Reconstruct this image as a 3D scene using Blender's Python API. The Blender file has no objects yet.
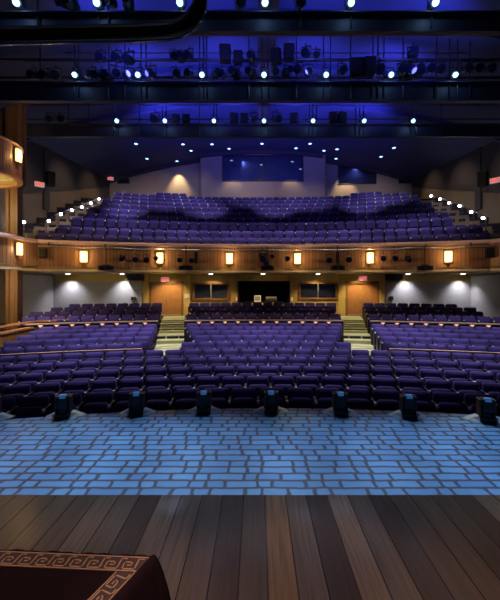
import bpy, bmesh, math, random
from mathutils import Vector, Matrix
random.seed(7)
S = bpy.context.scene
COL = S.collection
PI = math.pi
# ------------------------------------------------------------------ camera / frame constants
F, CX, CY, H = 350.0, 257.0, 285.0, 2.13
XC, YC = 0.30, -12.0            # axis of the house, centre of every seating arc
def at(px, py, d): return Vector(((px-CX)/F*d, d, H+(CY-py)/F*d))
def zat(py, d): return H+(CY-py)/F*d
def project(p): return CX+p[0]*F/p[1], CY-(p[2]-H)*F/p[1]

# ------------------------------------------------------------------ materials
def nodes(name):
    m = bpy.data.materials.new(name); m.use_nodes = True
    nt = m.node_tree; b = nt.nodes['Principled BSDF']
    return m, nt, b
def N(nt, t, **k):
    n = nt.nodes.new(t)
    for a, v in k.items(): setattr(n, a, v)
    return n
def mixc(nt, fac, a, b, mode='MIX'):
    n = N(nt, 'ShaderNodeMix', data_type='RGBA', blend_type=mode)
    for sock, v in ((n.inputs[0], fac), (n.inputs[6], a), (n.inputs[7], b)):
        if hasattr(v, 'is_linked'): nt.links.new(v, sock)
        else: sock.default_value = v if not isinstance(v, tuple) else (*v, 1)[:4]
    return n.outputs[2]
def mth(nt, op, a, b=None):
    n = N(nt, 'ShaderNodeMath', operation=op)
    for i, v in enumerate((a, b)):
        if v is None: continue
        if hasattr(v, 'is_linked'): nt.links.new(v, n.inputs[i])
        else: n.inputs[i].default_value = v
    return n.outputs[0]
def mat(name, col, rough=.6, metal=0, var=.25, scale=6, bump=0, coat=0, sheen=0):
    m, nt, b = nodes(name)
    tc = N(nt, 'ShaderNodeTexCoord')
    nz = N(nt, 'ShaderNodeTexNoise'); nz.inputs['Scale'].default_value = scale; nz.inputs['Detail'].default_value = 4
    nt.links.new(tc.outputs['Object'], nz.inputs['Vector'])
    lo = tuple(c*(1-var) for c in col); hi = tuple(min(1, c*(1+var)) for c in col)
    nt.links.new(mixc(nt, nz.outputs[0], lo, hi), b.inputs['Base Color'])
    b.inputs['Roughness'].default_value = rough; b.inputs['Metallic'].default_value = metal
    b.inputs['Coat Weight'].default_value = coat
    b.inputs['Sheen Weight'].default_value = sheen
    if bump:
        bp = N(nt, 'ShaderNodeBump'); bp.inputs['Strength'].default_value = bump; bp.inputs['Distance'].default_value = .01
        nt.links.new(nz.outputs[0], bp.inputs['Height']); nt.links.new(bp.outputs[0], b.inputs['Normal'])
    return m
def emat(name, col, st):
    m, nt, b = nodes(name)
    b.inputs['Base Color'].default_value = (*col, 1)
    b.inputs['Emission Color'].default_value = (*col, 1); b.inputs['Emission Strength'].default_value = st
    return m
def board_mat(name, c1, c2, w, rough=.45, groove=.06, bump=.3):
    """vertical boards; u of the UV map runs along the wall in metres, v is height"""
    m, nt, b = nodes(name)
    uv = N(nt, 'ShaderNodeUVMap'); sp = N(nt, 'ShaderNodeSeparateXYZ'); nt.links.new(uv.outputs[0], sp.inputs[0])
    u = mth(nt, 'DIVIDE', sp.outputs[0], w); idx = mth(nt, 'FLOOR', u); fr = mth(nt, 'FRACT', u)
    wn = N(nt, 'ShaderNodeTexWhiteNoise', noise_dimensions='1D'); nt.links.new(idx, wn.inputs['W'])
    cb = N(nt, 'ShaderNodeCombineXYZ')
    nt.links.new(mth(nt, 'MULTIPLY', sp.outputs[0], 30), cb.inputs[0]); nt.links.new(mth(nt, 'MULTIPLY', sp.outputs[1], 2), cb.inputs[1]); nt.links.new(idx, cb.inputs[2])
    nz = N(nt, 'ShaderNodeTexNoise'); nz.inputs['Scale'].default_value = 1.5; nz.inputs['Detail'].default_value = 5
    nt.links.new(cb.outputs[0], nz.inputs['Vector'])
    c = mixc(nt, wn.outputs[0], c1, c2)
    c = mixc(nt, mth(nt, 'MULTIPLY', nz.outputs[0], .8), c, tuple(x*.35 for x in c1))
    edge = mth(nt, 'LESS_THAN', fr, groove)
    c = mixc(nt, mth(nt, 'MULTIPLY', edge, .85), c, (.01, .006, .004))
    nt.links.new(c, b.inputs['Base Color']); b.inputs['Roughness'].default_value = rough
    bp = N(nt, 'ShaderNodeBump', invert=True); bp.inputs['Strength'].default_value = bump; bp.inputs['Distance'].default_value = .01
    nt.links.new(edge, bp.inputs['Height']); nt.links.new(bp.outputs[0], b.inputs['Normal'])
    return m
def plank_mat():
    """stage boards running away from the camera, 0.21 m wide, worn and lacquered"""
    m, nt, b = nodes('stage_planks')
    g = N(nt, 'ShaderNodeTexCoord'); sp = N(nt, 'ShaderNodeSeparateXYZ'); nt.links.new(g.outputs['Object'], sp.inputs[0])
    u = mth(nt, 'DIVIDE', mth(nt, 'ADD', sp.outputs[0], 10.008), .21); idx = mth(nt, 'FLOOR', u); fr = mth(nt, 'FRACT', u)
    wn = N(nt, 'ShaderNodeTexWhiteNoise', noise_dimensions='1D'); nt.links.new(mth(nt, 'ADD', idx, .37), wn.inputs['W'])
    rp = N(nt, 'ShaderNodeValToRGB'); nt.links.new(wn.outputs[0], rp.inputs[0])
    e = rp.color_ramp.elements
    e[0].position = 0; e[0].color = (.042, .027, .021, 1); e[1].position = 1; e[1].color = (.22, .14, .095, 1)
    k = e.new(.4); k.color = (.080, .053, .041, 1); k = e.new(.75); k.color = (.14, .098, .078, 1)
    cb = N(nt, 'ShaderNodeCombineXYZ')
    nt.links.new(mth(nt, 'MULTIPLY', sp.outputs[0], 42), cb.inputs[0]); nt.links.new(mth(nt, 'MULTIPLY', sp.outputs[1], 1.6), cb.inputs[1]); nt.links.new(mth(nt, 'MULTIPLY', idx, 3.1), cb.inputs[2])
    nz = N(nt, 'ShaderNodeTexNoise'); nz.inputs['Scale'].default_value = 1.0; nz.inputs['Detail'].default_value = 6; nz.inputs['Roughness'].default_value = .65
    nt.links.new(cb.outputs[0], nz.inputs['Vector'])
    c = mixc(nt, mth(nt, 'MULTIPLY', nz.outputs[0], 1.0), mixc(nt, mth(nt, 'COMPARE', idx, 48.0), rp.outputs[0], (.25, .14, .075)), (.02, .013, .011))
    n2 = N(nt, 'ShaderNodeTexNoise'); n2.inputs['Scale'].default_value = 2.3; n2.inputs['Detail'].default_value = 5
    nt.links.new(g.outputs['Object'], n2.inputs['Vector'])
    c = mixc(nt, mth(nt, 'MULTIPLY', n2.outputs[0], .22), c, (.05, .036, .030))
    edge = mth(nt, 'LESS_THAN', fr, .05)
    c = mixc(nt, mth(nt, 'MULTIPLY', edge, .8), c, (.008, .006, .006))
    nt.links.new(c, b.inputs['Base Color'])
    b.inputs['Roughness'].default_value = .2; b.inputs['Specular IOR Level'].default_value = .35
    bp = N(nt, 'ShaderNodeBump', invert=True); bp.inputs['Strength'].default_value = .5; bp.inputs['Distance'].default_value = .006
    nt.links.new(edge, bp.inputs['Height']); nt.links.new(bp.outputs[0], b.inputs['Normal'])
    return m
def cobble_mat():
    """blue sett pattern: rows of unequal stones with dark wobbly joints"""
    m, nt, b = nodes('blue_cobbles')
    g = N(nt, 'ShaderNodeTexCoord')
    nz = N(nt, 'ShaderNodeTexNoise'); nz.inputs['Scale'].default_value = 4.5; nz.inputs['Detail'].default_value = 2
    nt.links.new(g.outputs['Object'], nz.inputs['Vector'])
    vm = N(nt, 'ShaderNodeVectorMath', operation='MULTIPLY_ADD')
    nt.links.new(nz.outputs['Color'], vm.inputs[0]); vm.inputs[1].default_value = (.075, .035, 0); nt.links.new(g.outputs['Object'], vm.inputs[2])
    sp = N(nt, 'ShaderNodeSeparateXYZ'); nt.links.new(vm.outputs[0], sp.inputs[0])
    rowh = .142
    v = mth(nt, 'DIVIDE', sp.outputs[1], rowh); row = mth(nt, 'FLOOR', v); fv = mth(nt, 'FRACT', v)
    wr = N(nt, 'ShaderNodeTexWhiteNoise', noise_dimensions='1D'); nt.links.new(row, wr.inputs['W'])
    # warp u so stones in one row get unequal widths
    u0 = mth(nt, 'ADD', mth(nt, 'DIVIDE', sp.outputs[0], .25), mth(nt, 'MULTIPLY', wr.outputs[0], 7.0))
    ang = mth(nt, 'ADD', mth(nt, 'MULTIPLY', u0, 2.45), mth(nt, 'MULTIPLY', row, 1.7))
    wob = mth(nt, 'MULTIPLY', mth(nt, 'SINE', ang), .25); der = mth(nt, 'ADD', 1.0, mth(nt, 'MULTIPLY', mth(nt, 'COSINE', ang), .61))
    u = mth(nt, 'ADD', u0, wob); idx = mth(nt, 'FLOOR', u); fu = mth(nt, 'FRACT', u)
    du = mth(nt, 'MULTIPLY', mth(nt, 'MINIMUM', fu, mth(nt, 'SUBTRACT', 1, fu)), .25)
    du = mth(nt, 'DIVIDE', du, der)
    dv = mth(nt, 'MULTIPLY', mth(nt, 'MINIMUM', fv, mth(nt, 'SUBTRACT', 1, fv)), rowh)
    # rounded stone corners: soft minimum
    sm = N(nt, 'ShaderNodeMath', operation='SMOOTH_MIN'); nt.links.new(du, sm.inputs[0]); nt.links.new(dv, sm.inputs[1]); sm.inputs[2].default_value = .03
    mr = N(nt, 'ShaderNodeMapRange', interpolation_type='SMOOTHSTEP'); nt.links.new(sm.outputs[0], mr.inputs[0])
    mr.inputs[1].default_value = .009; mr.inputs[2].default_value = .028; mr.inputs[3].default_value = 0; mr.inputs[4].default_value = 1
    cv = N(nt, 'ShaderNodeCombineXYZ'); nt.links.new(idx, cv.inputs[0]); nt.links.new(row, cv.inputs[1])
    wn = N(nt, 'ShaderNodeTexWhiteNoise', noise_dimensions='2D'); nt.links.new(cv.outputs[0], wn.inputs['Vector'])
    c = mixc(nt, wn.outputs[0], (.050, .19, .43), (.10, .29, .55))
    n3 = N(nt, 'ShaderNodeTexNoise'); n3.inputs['Scale'].default_value = 14; n3.inputs['Detail'].default_value = 5
    nt.links.new(g.outputs['Object'], n3.inputs['Vector'])
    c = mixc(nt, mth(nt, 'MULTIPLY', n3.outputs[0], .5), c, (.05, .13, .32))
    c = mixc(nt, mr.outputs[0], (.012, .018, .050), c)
    nt.links.new(c, b.inputs['Base Color']); b.inputs['Roughness'].default_value = .5
    bp = N(nt, 'ShaderNodeBump'); bp.inputs['Strength'].default_value = .25; bp.inputs['Distance'].default_value = .004
    nt.links.new(mr.outputs[0], bp.inputs['Height']); nt.links.new(bp.outputs[0], b.inputs['Normal'])
    return m

M = {}
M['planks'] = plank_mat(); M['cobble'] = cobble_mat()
M['fascia'] = board_mat('fascia_boards', (.34, .17, .075), (.55, .30, .15), .155, groove=.09)
M['panelwood'] = board_mat('parapet_boards', (.40, .19, .07), (.50, .27, .11), .22, groove=.04)
M['pillar'] = board_mat('pillar_wood', (.24, .115, .05), (.31, .16, .075), .17, groove=.05)
M['doorwood'] = mat('door_oak', (.42, .20, .075), .4, var=.3, scale=3)
M['doorwood_dark'] = mat('door_frame_oak', (.25, .115, .04), .45)
M['rail_pale'] = mat('guard_rail_wood', (.62, .40, .30), .35, var=.15)
M['railwood'] = mat('rail_wood', (.48, .24, .11), .35, var=.2)
M['cap'] = mat('balcony_cap', (.62, .42, .33), .4, var=.15)
M['cream'] = mat('cream_plaster', (.62, .52, .30), .8, var=.08)
M['ochre'] = mat('ochre_plaster', (.55, .40, .13), .8, var=.12)
M['grey_wall'] = mat('grey_acoustic_panel', (.36, .35, .36), .85, var=.1)
M['brown_wall'] = mat('taupe_wall', (.20, .145, .10), .85, var=.12, scale=1.5)
M['back_wall'] = mat('balcony_back_wall', (.33, .255, .185), .85, var=.1, scale=1.5)
M['dark_wall'] = mat('dark_wall_cloth', (.055, .045, .05), .9, var=.15)
M['black'] = mat('black_metal', (.012, .012, .014), .45, var=.3)
M['black_gloss'] = mat('black_gloss', (.008, .007, .007), .18, var=.3, coat=.4)
M['matte_black'] = mat('black_interior', (.008, .008, .010), .9)
M['steel'] = mat('steel', (.45, .46, .50), .35, .8, var=.1)
M['pipe'] = mat('dark_pipe', (.05, .05, .06), .4, .5)
M['catwalk'] = mat('catwalk_steel', (.034, .037, .070), .55, var=.3, scale=3)
M['ceiling'] = mat('ceiling_paint', (.055, .065, .17), .85, var=.1, scale=1)
M['carpet'] = mat('dark_carpet', (.022, .016, .03), .95, var=.3, scale=40)
M['stair'] = mat('stair_carpet', (.55, .56, .30), .9, var=.1, scale=30)
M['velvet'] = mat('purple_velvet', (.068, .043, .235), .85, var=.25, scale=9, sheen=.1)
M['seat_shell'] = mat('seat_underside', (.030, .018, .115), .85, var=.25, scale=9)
M['arm'] = mat('armrest_black', (.02, .018, .025), .4)
M['arm_glint'] = mat('armrest_glint', (.80, .84, .95), .25)  # pale colour stands in for glints on the armrest ends
M['sconce'] = emat('sconce_glass', (1, .66, .20), 3.4)
M['bulb'] = emat('lamp_bulb', (.34, .72, 1.0), 3.2)
M['bulb_dim'] = emat('downlight_bulb', (.42, .72, 1.0), 2.2)
M['bulb_warm'] = emat('downlight_warm', (1, .88, .65), 12)
M['step_bulb'] = emat('step_bulb', (.86, .90, 1.0), 22)
M['pip'] = emat('parapet_bulb', (1, .58, .36), .7)
M['sign_face'] = emat('exit_face', (.9, .62, .60), .2)
M['exit_red'] = emat('exit_letters', (1, .05, .06), 1.1)
M['pane'] = mat('dark_glass', (.012, .016, .03), .06, var=.3, coat=.5)
m, nt, b_ = nodes('booth_glass'); tr = N(nt, 'ShaderNodeBsdfTransparent'); tr.inputs[0].default_value = (.75, .8, .9, 1)
gl = N(nt, 'ShaderNodeBsdfGlossy'); gl.inputs['Roughness'].default_value = .05; mx = N(nt, 'ShaderNodeMixShader'); mx.inputs[0].default_value = .22
nt.links.new(tr.outputs[0], mx.inputs[1]); nt.links.new(gl.outputs[0], mx.inputs[2]); nt.links.new(mx.outputs[0], nt.nodes['Material Output'].inputs[0]); M['glass'] = m
M['room'] = mat('booth_room', (.16, .17, .22), .9, var=.5, scale=1.2)
M['lens'] = emat('lens_blue', (.05, .20, .5), .28)
M['paleskirt'] = mat('pale_cable_cover', (.42, .47, .55), .8, var=.1)
M['white'] = mat('white_card', (.75, .74, .78), .7, var=.05)
M['brownside'] = mat('brown_housing', (.07, .030, .018), .5)
M['maroon'] = mat('maroon_velvet', (.008, .002, .0035), .9, var=.6, scale=5, sheen=0)
M['maroon'].node_tree.nodes['Principled BSDF'].inputs['Specular IOR Level'].default_value = .08
M['gold'] = mat('bronze_braid', (.26, .125, .07), .55, var=.2, scale=60)
M['band'] = mat('braid_ground', (.03, .009, .009), .8, var=.2, scale=60)

# ------------------------------------------------------------------ mesh builder
class MB:
    def __init__(s): s.bm = bmesh.new(); s.uv = s.bm.loops.layers.uv.new('UVMap')
    def quad(s, pts, uvs=None):
        f = s.bm.faces.new([s.bm.verts.new(p) for p in pts])
        if uvs:
            for l, u in zip(f.loops, uvs): l[s.uv].uv = u
        return f
    def box(s, c, size, rz=0, rx=0, bevel=0):
        r = bmesh.ops.create_cube(s.bm, size=1)
        m = Matrix.Translation(c) @ Matrix.Rotation(rz, 4, 'Z') @ Matrix.Rotation(rx, 4, 'X') @ Matrix.Diagonal((*size, 1))
        bmesh.ops.transform(s.bm, matrix=m, verts=r['verts'])
        fs = {f for v in r['verts'] for f in v.link_faces}
        for f in fs:
            for l in f.loops:
                p = l.vert.co; l[s.uv].uv = (p.x+p.y*.9, p.z)
        if bevel:
            es = list({e for v in r['verts'] for e in v.link_edges})
            bmesh.ops.bevel(s.bm, geom=es, offset=bevel, segments=2, affect='EDGES', profile=.7)
        return s
    def cyl(s, a, b, r, r2=None, n=12):
        a, b = Vector(a), Vector(b); d = b-a
        m = Matrix.Translation((a+b)/2) @ d.to_track_quat('Z', 'Y').to_matrix().to_4x4()
        bmesh.ops.create_cone(s.bm, cap_ends=True, segments=n, radius1=r, radius2=r if r2 is None else r2, depth=d.length, matrix=m)
        return s
    def sphere(s, c, r, n=10):
        bmesh.ops.create_uvsphere(s.bm, u_segments=n, v_segments=max(6, n//2+1), radius=r, matrix=Matrix.Translation(c)); return s
    def tube(s, pts, r, n=10):
        pts = [Vector(p) for p in pts]; rings = []
        up = Vector((0, 0, 1)); prev = None
        for i, p in enumerate(pts):
            t = (pts[min(i+1, len(pts)-1)]-pts[max(i-1, 0)]).normalized()
            if prev is None: nrm = t.cross(up if abs(t.z) < .9 else Vector((0, 1, 0))).normalized()
            else: nrm = (prev-t*prev.dot(t)).normalized()
            prev = nrm; bn = t.cross(nrm)
            rings.append([s.bm.verts.new(p+(nrm*math.cos(2*PI*k/n)+bn*math.sin(2*PI*k/n))*r) for k in range(n)])
        for a, b in zip(rings, rings[1:]):
            for k in range(n): s.bm.faces.new((a[k], a[(k+1) % n], b[(k+1) % n], b[k]))
        s.bm.faces.new(rings[0][::-1]); s.bm.faces.new(rings[-1]); return s
    def sweep(s, path, prof, u0=0):
        """closed profile [(offset towards the right of the path, z)] swept along a plan polyline"""
        n = len(path); rings = []; us = [u0]
        for i in range(n):
            a = Vector(path[max(i-1, 0)]); b = Vector(path[min(i+1, n-1)]); t = (b-a).normalized()
            nr = Vector((t.y, -t.x)); p = Vector(path[i])
            if i: us.append(us[-1]+(p-Vector(path[i-1])).length)
            rings.append([s.bm.verts.new((p.x+nr.x*o, p.y+nr.y*o, z)) for o, z in prof])
        k = len(prof)
        for i in range(n-1):
            for j in range(k):
                j2 = (j+1) % k
                f = s.bm.faces.new((rings[i][j], rings[i+1][j], rings[i+1][j2], rings[i][j2]))
                for l, uv in zip(f.loops, ((us[i], prof[j][1]), (us[i+1], prof[j][1]), (us[i+1], prof[j2][1]), (us[i], prof[j2][1]))): l[s.uv].uv = uv
        s.bm.faces.new(rings[0]); s.bm.faces.new(rings[-1][::-1]); return s
    def prism(s, poly, z0, z1):
        a = [s.bm.verts.new((x, y, z0)) for x, y in poly]; b = [s.bm.verts.new((x, y, z1)) for x, y in poly]
        s.bm.faces.new(a[::-1]); s.bm.faces.new(b); n = len(poly)
        for i in range(n): s.bm.faces.new((a[i], a[(i+1) % n], b[(i+1) % n], b[i]))
        return s
    def cushion(s, w, h, t, r, bulge=.02, mtx=Matrix.Identity(4), n=5):
        """padded rounded slab in the x-z plane, front face towards -y"""
        out = []
        for cx, cz, a0 in ((w/2-r, h-r, 0), (-w/2+r, h-r, 90), (-w/2+r*.5, r*.5, 180), (w/2-r*.5, r*.5, 270)):
            rr = r if cz > h/2 else r*.5
            for k in range(n): a = math.radians(a0+90*k/(n-1)); out.append((cx+rr*math.cos(a), cz+rr*math.sin(a)))
        cz0 = h/2
        def ring(sc, y): return [s.bm.verts.new(mtx @ Vector((x*sc, y, cz0+(z-cz0)*sc))) for x, z in out]
        rs = [ring(.9, t/2), ring(1, t/2-.015), ring(1, -t/2+.02), ring(.93, -t/2), ring(.6, -t/2-bulge)]
        m = len(out)
        for a, b in zip(rs, rs[1:]):
            for k in range(m): s.bm.faces.new((a[k], a[(k+1) % m], b[(k+1) % m], b[k]))
        s.bm.faces.new(rs[0]); s.bm.faces.new(rs[-1][::-1]); return s
    def done(s, name, material, parent=None, smooth=False):
        bmesh.ops.recalc_face_normals(s.bm, faces=s.bm.faces)
        me = bpy.data.meshes.new(name); s.bm.to_mesh(me); s.bm.free()
        me.materials.append(M[material])
        if smooth:
            for p in me.polygons: p.use_smooth = True
            me.set_sharp_from_angle(angle=math.radians(45))
        o = bpy.data.objects.new(name, me); COL.objects.link(o)
        if parent: o.parent = parent
        return o
def tag(o, label=None, cat=None, group=None, kind=None):
    for k, v in (('label', label), ('category', cat), ('group', group), ('kind', kind)):
        if v: o[k] = v
    return o
def struct(mb, name, material, smooth=False, parent=None):
    o = mb.done(name, material, parent, smooth)
    if not parent: o['kind'] = 'structure'
    return o
def thing(name, label, cat, loc=(0, 0, 0), rz=0, group=None):
    o = bpy.data.objects.new(name, None); COL.objects.link(o); o.empty_display_size = .1
    o.location = loc; o.rotation_euler = (0, 0, rz)
    return tag(o, label, cat, group)
def dup(root, loc, rz, label, group=None):
    r = root.copy(); COL.objects.link(r); r.location = loc; r.rotation_euler = (0, 0, rz); r['label'] = label
    if group: r['group'] = group
    for ch in list(root.children):
        c = ch.copy(); COL.objects.link(c); c.parent = r
        for g in list(ch.children):
            d = g.copy(); COL.objects.link(d); d.parent = c
    return r
def spot(name, loc, target, power, col, angle=40, blend=.6, r=.06):
    l = bpy.data.lights.new(name, 'SPOT'); l.energy = power; l.color = col; l.spot_size = math.radians(angle); l.spot_blend = blend; l.shadow_soft_size = r
    o = bpy.data.objects.new(name, l); COL.objects.link(o); o.location = loc
    o.rotation_euler = (Vector(target)-Vector(loc)).to_track_quat('-Z', 'Y').to_euler(); return o
def point(name, loc, power, col, r=.05):
    l = bpy.data.lights.new(name, 'POINT'); l.energy = power; l.color = col; l.shadow_soft_size = r
    o = bpy.data.objects.new(name, l); COL.objects.link(o); o.location = loc; return o
ORD = ['', 'first', 'second', 'third', 'fourth', 'fifth', 'sixth', 'seventh', 'eighth', 'ninth', 'tenth', 'eleventh', 'twelfth', 'thirteenth',
       'fourteenth', 'fifteenth', 'sixteenth', 'seventeenth', 'eighteenth', 'nineteenth', 'twentieth', 'twenty-first', 'twenty-second', 'twenty-third',
       'twenty-fourth', 'twenty-fifth', 'twenty-sixth', 'twenty-seventh', 'twenty-eighth', 'twenty-ninth', 'thirtieth', 'thirty-first', 'thirty-second', 'thirty-third', 'thirty-fourth']
def pol(R, th, c=(XC, YC)): return (c[0]+R*math.sin(th), c[1]+R*math.cos(th))
def arc(R, x0, x1, n=40):
    """arc about the house axis between two offsets from the centre line"""
    t0, t1 = math.asin(max(-1, x0/R)), math.asin(min(1, x1/R))
    return [pol(R, t0+(t1-t0)*i/n) for i in range(n+1)]
WL, WR = XC-12.35, XC+12.35      # side walls
HW = 12.35

# ------------------------------------------------------------------ stage
DB, RS = 3.55, 18.05             # plank/cobble joint, radius of the stage lip
struct(MB().box((XC, .3, -.5), (24, 2*(DB-.3), 1.0)), 'floor_stage', 'planks')
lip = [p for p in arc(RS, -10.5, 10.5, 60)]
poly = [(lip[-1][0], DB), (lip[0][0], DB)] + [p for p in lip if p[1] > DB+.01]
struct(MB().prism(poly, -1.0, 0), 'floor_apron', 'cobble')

# ------------------------------------------------------------------ stalls floor, rear floor, balcony steps
ROWS = [(6.8, 391), (7.7, 378.5), (8.6, 368), (9.5, 358.5), (10.4, 350), (11.3, 342.5), (12.2, 336), (13.1, 331), (14.0, 327), (14.9, 323.5)]
ROWS = [(d, zat(y, d)-.85) for d, y in ROWS]
REAR = [(16.25, 314), (16.98, 309.5), (17.7, 305.8), (18.42, 302.8)]
REAR = [(d, zat(y, d)-.85) for d, y in REAR]
BALC = [(17.15, 237.5), (18.1, 230.5), (20.0, 222), (20.9, 217), (21.8, 212), (22.7, 207), (23.6, 203), (24.5, 199.5), (25.4, 196.8), (26.3, 194.5)]
BALC = [(d, zat(y, d)-.85) for d, y in BALC]
def steps_floor(edges, base, name, material):
    """edges: [(d0, d1, z)] concentric treads"""
    b = MB()
    for d0, d1, z in edges:
        R0, R1 = 12+d0, 12+d1; n = 48
        A = arc(R0, -HW+.02, HW-.02, n); B = arc(R1, -HW+.02, HW-.02, n)
        for i in range(n):
            (ax, ay), (bx, by), (cx, cy), (dx, dy) = A[i], A[i+1], B[i+1], B[i]
            b.quad([(ax, ay, z), (bx, by, z), (cx, cy, z), (dx, dy, z)])
            b.quad([(ax, ay, base), (bx, by, base), (bx, by, z), (ax, ay, z)])
    return struct(b, name, material)
ed = [(5.2, 6.45, ROWS[0][1])]
for i, (d, z) in enumerate(ROWS):
    ed.append((d-.35, (ROWS[i+1][0]-.35) if i < 9 else 15.5, z))
steps_floor(ed, -1.4, 'floor_stalls', 'carpet')
ZB = .26                          # floor level at the rear doors
ed = [(15.5, REAR[0][0]+.38, REAR[0][1])]
for i, (d, z) in enumerate(REAR[1:]): ed.append((d-.35, d+.38, z))
ed.append((REAR[3][0]+.38, 24, REAR[3][1]-.01))
steps_floor(ed, -1.4, 'floor_rear_stalls', 'carpet')

def ai(r): return max(2.80, 3.18+.2*(r-26))    # inner / outer edge of the aisles, from the house axis
def ao(r): return ai(r)+1.12
def aisle_arc(r, sx, n=4): return arc(r, *sorted((sx*ai(r), sx*ao(r))), n)
# aisle stairs up to the two doors
for sx in (-1, 1):
    b = MB()
    ds = []
    for i, (d, z) in enumerate(ROWS[4:]):
        zn = ROWS[4+i+1][1] if i < 5 else REAR[0][1]
        ds += [(d-.35+.0, z+.012), (d+.1, (z+zn)/2+.012)]
    ds += [(15.5, REAR[0][1]+.012)]
    for i, (d, z) in enumerate(REAR[:-1]): ds += [(d+.05, (z+REAR[i+1][1])/2+.012), (d+.38, REAR[i+1][1]+.012)]
    ds.append((20.4, 0))
    for (d0, z), (d1, _) in zip(ds, ds[1:]):
        A = aisle_arc(12+d0, sx); B = aisle_arc(12+d1, sx)
        b.prism(A+B[::-1], z-.5, z)
        b.sweep(A, [(0, z-.035), (.025, z-.035), (.025, z+.004), (0, z+.004)])
    struct(b, 'floor_aisle_stair_'+('left' if sx < 0 else 'right'), 'stair')

# ------------------------------------------------------------------ theatre seats
def seat_parts():
    tilt = Matrix.Translation((0, .13, .40)) @ Matrix.Rotation(math.radians(-10), 4, 'X')
    back = MB().cushion(.498, .46, .09, .07, .022, tilt)
    back.box((0, .17, .30), (.34, .03, .30))
    pan = Matrix.Translation((0, -.05, .33)) @ Matrix.Rotation(math.radians(-9), 4, 'X')
    seat = MB().cushion(.44, .39, .12, .09, .022, pan)
    arm = MB()
    arm.box((-.276, .07, .33), (.040, .30, .66), bevel=.008)
    arm.box((-.276, .0, .685), (.048, .34, .04), bevel=.01)
    cap = MB().box((-.276, -.17, .69), (.052, .05, .055), bevel=.014)  # pale end block imitating a glint
    return back, seat, arm, cap
bk, se, ar, cp = seat_parts()
seat0 = thing('theatre_seat', 'x', 'theatre seat')
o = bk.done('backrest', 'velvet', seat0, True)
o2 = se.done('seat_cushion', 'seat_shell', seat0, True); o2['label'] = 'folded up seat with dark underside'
o3 = ar.done('armrest', 'arm', seat0, True); o3['label'] = 'black armrest'
o4 = cp.done('armrest_glint', 'arm_glint', o3, False); o4['label'] = 'pale armrest end coloured as a glint'
SP = .552
seats = []                        # (distance, xyz, rz, label, group)
rear_stuff = []
WAN = 0
rowname = ['front row of stalls', 'second stalls row', 'third stalls row', 'fourth stalls row', 'fifth stalls row',
           'sixth stalls row', 'seventh stalls row', 'eighth stalls row', 'ninth stalls row', 'tenth stalls row']
extras = []
def add_row(d, z, x0, x1, shift, rows, where, anchor, group, from_right=False):
    R = 12+d; n0 = math.ceil((x0+.27)/SP-shift); n1 = math.floor((x1-.27)/SP-shift)
    off = 0 if shift == 0 or shift == .5 else shift
    if x1 < 0 or x0 > 0:             # side blocks start right at the stair
        e0 = x1-.28 if x1 < 0 else x0+.28; shift = e0/SP; n0, n1 = (-int((x1-x0-.3)/SP), 0) if x1 < 0 else (0, int((x1-x0-.3)/SP))
    items = []
    for k in range(n0, n1+1):
        th = (k+shift)*SP/R; x, y = pol(R, th); items.append((x, y, z, -th))
    vis = [it for it in items if -6 < project((it[0], it[1], it[2]+.8))[0] < 506]
    for it in items:
        if it not in vis: extras.append((it[1], it, 'purple theatre seat at the %s end of the %s, outside the frame' % ('left' if it[0] < 0 else 'right', rows), group))
    seq = vis[::-1] if from_right else vis
    for i, it in enumerate(seq):
        seats.append((it[1], it, 'theatre seat in the %s%s, %s %s' % (rows, where, ORD[i+1], anchor), group))
for i, (d, z) in enumerate(ROWS):
    sh = .5*(i % 2); R_ = 12+d
    if i < 5:
        w = 250/F*d+.5
        add_row(d, z, -w-.2, w+.6, sh, rowname[i], '', 'from the left edge', 'stalls seats in front of the cross aisle')
    else:
        add_row(d, z, -ai(R_), ai(R_), sh, rowname[i], ' between the aisle stairs', 'from left', 'stalls seats between the stairs')
        add_row(d, z, (-8.4 if i < 7 else -8.75), -ao(R_), sh, rowname[i], ' left of both stairs', 'from stair', 'stalls seats left of the stairs', True)
        add_row(d, z, ao(R_), min(9.6, 258/F*d+.4), sh, rowname[i], ' right of both stairs', 'from stair', 'stalls seats right of the stairs')
for i, (d, z) in enumerate(REAR):
    sh = .5*(i % 2); R_ = 12+d
    nm = ['first', 'second', 'third', 'last'][i]+' row behind low wall'
    add_row(d, z, -ai(R_), ai(R_), sh, nm, ' between stairs', 'from left', 'rear stalls seats')
    add_row(d, z, -10.4+.2*i, -ao(R_), sh, nm, ', left block', 'from stair', 'rear stalls seats', True)
    add_row(d, z, ao(R_), 10.3-.2*i, sh, nm, ', right block', 'from stair', 'rear stalls seats')
NIND = sum(1 for q in seats if q[3] != 'rear stalls seats' or 'first row' in q[2] or 'second row' in q[2])
seats.sort(key=lambda q: (q[3] == 'rear stalls seats', 'first row' not in q[2] and 'second row' not in q[2], q[0])); print('INDIVIDUAL SEATS', NIND)
for i, (dd, it, lab, grp) in enumerate(seats):
    if i < NIND:
        if i == 0:
            seat0.location = it[:3]; seat0.rotation_euler = (0, 0, it[3]); seat0['label'] = lab; seat0['group'] = grp
        else: dup(seat0, it[:3], it[3], lab, grp)
    else: rear_stuff.append(it)
for dd, it, lab, grp in extras:
    if grp == 'rear stalls seats': rear_stuff.append(it); continue
    dup(seat0, it[:3], it[3], lab, grp)
for i, (d, z) in enumerate(BALC):
    R = 12+d; w = 10.0 if i < 9 else 9.0; sh = .5*(i % 2)
    n = int(w/SP)
    for k in range(-n, n+1):
        if i == 9 and not (11 <= abs(k-.5) <= 15): continue
        th = (k+sh)*SP/R; x, y = pol(R, th); rear_stuff.append((x, y, z, -th))
vs, fs, mi = [], [], []
proto = [(o, 0), (o2, 1), (o3, 2), (o4, 3)]
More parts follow.
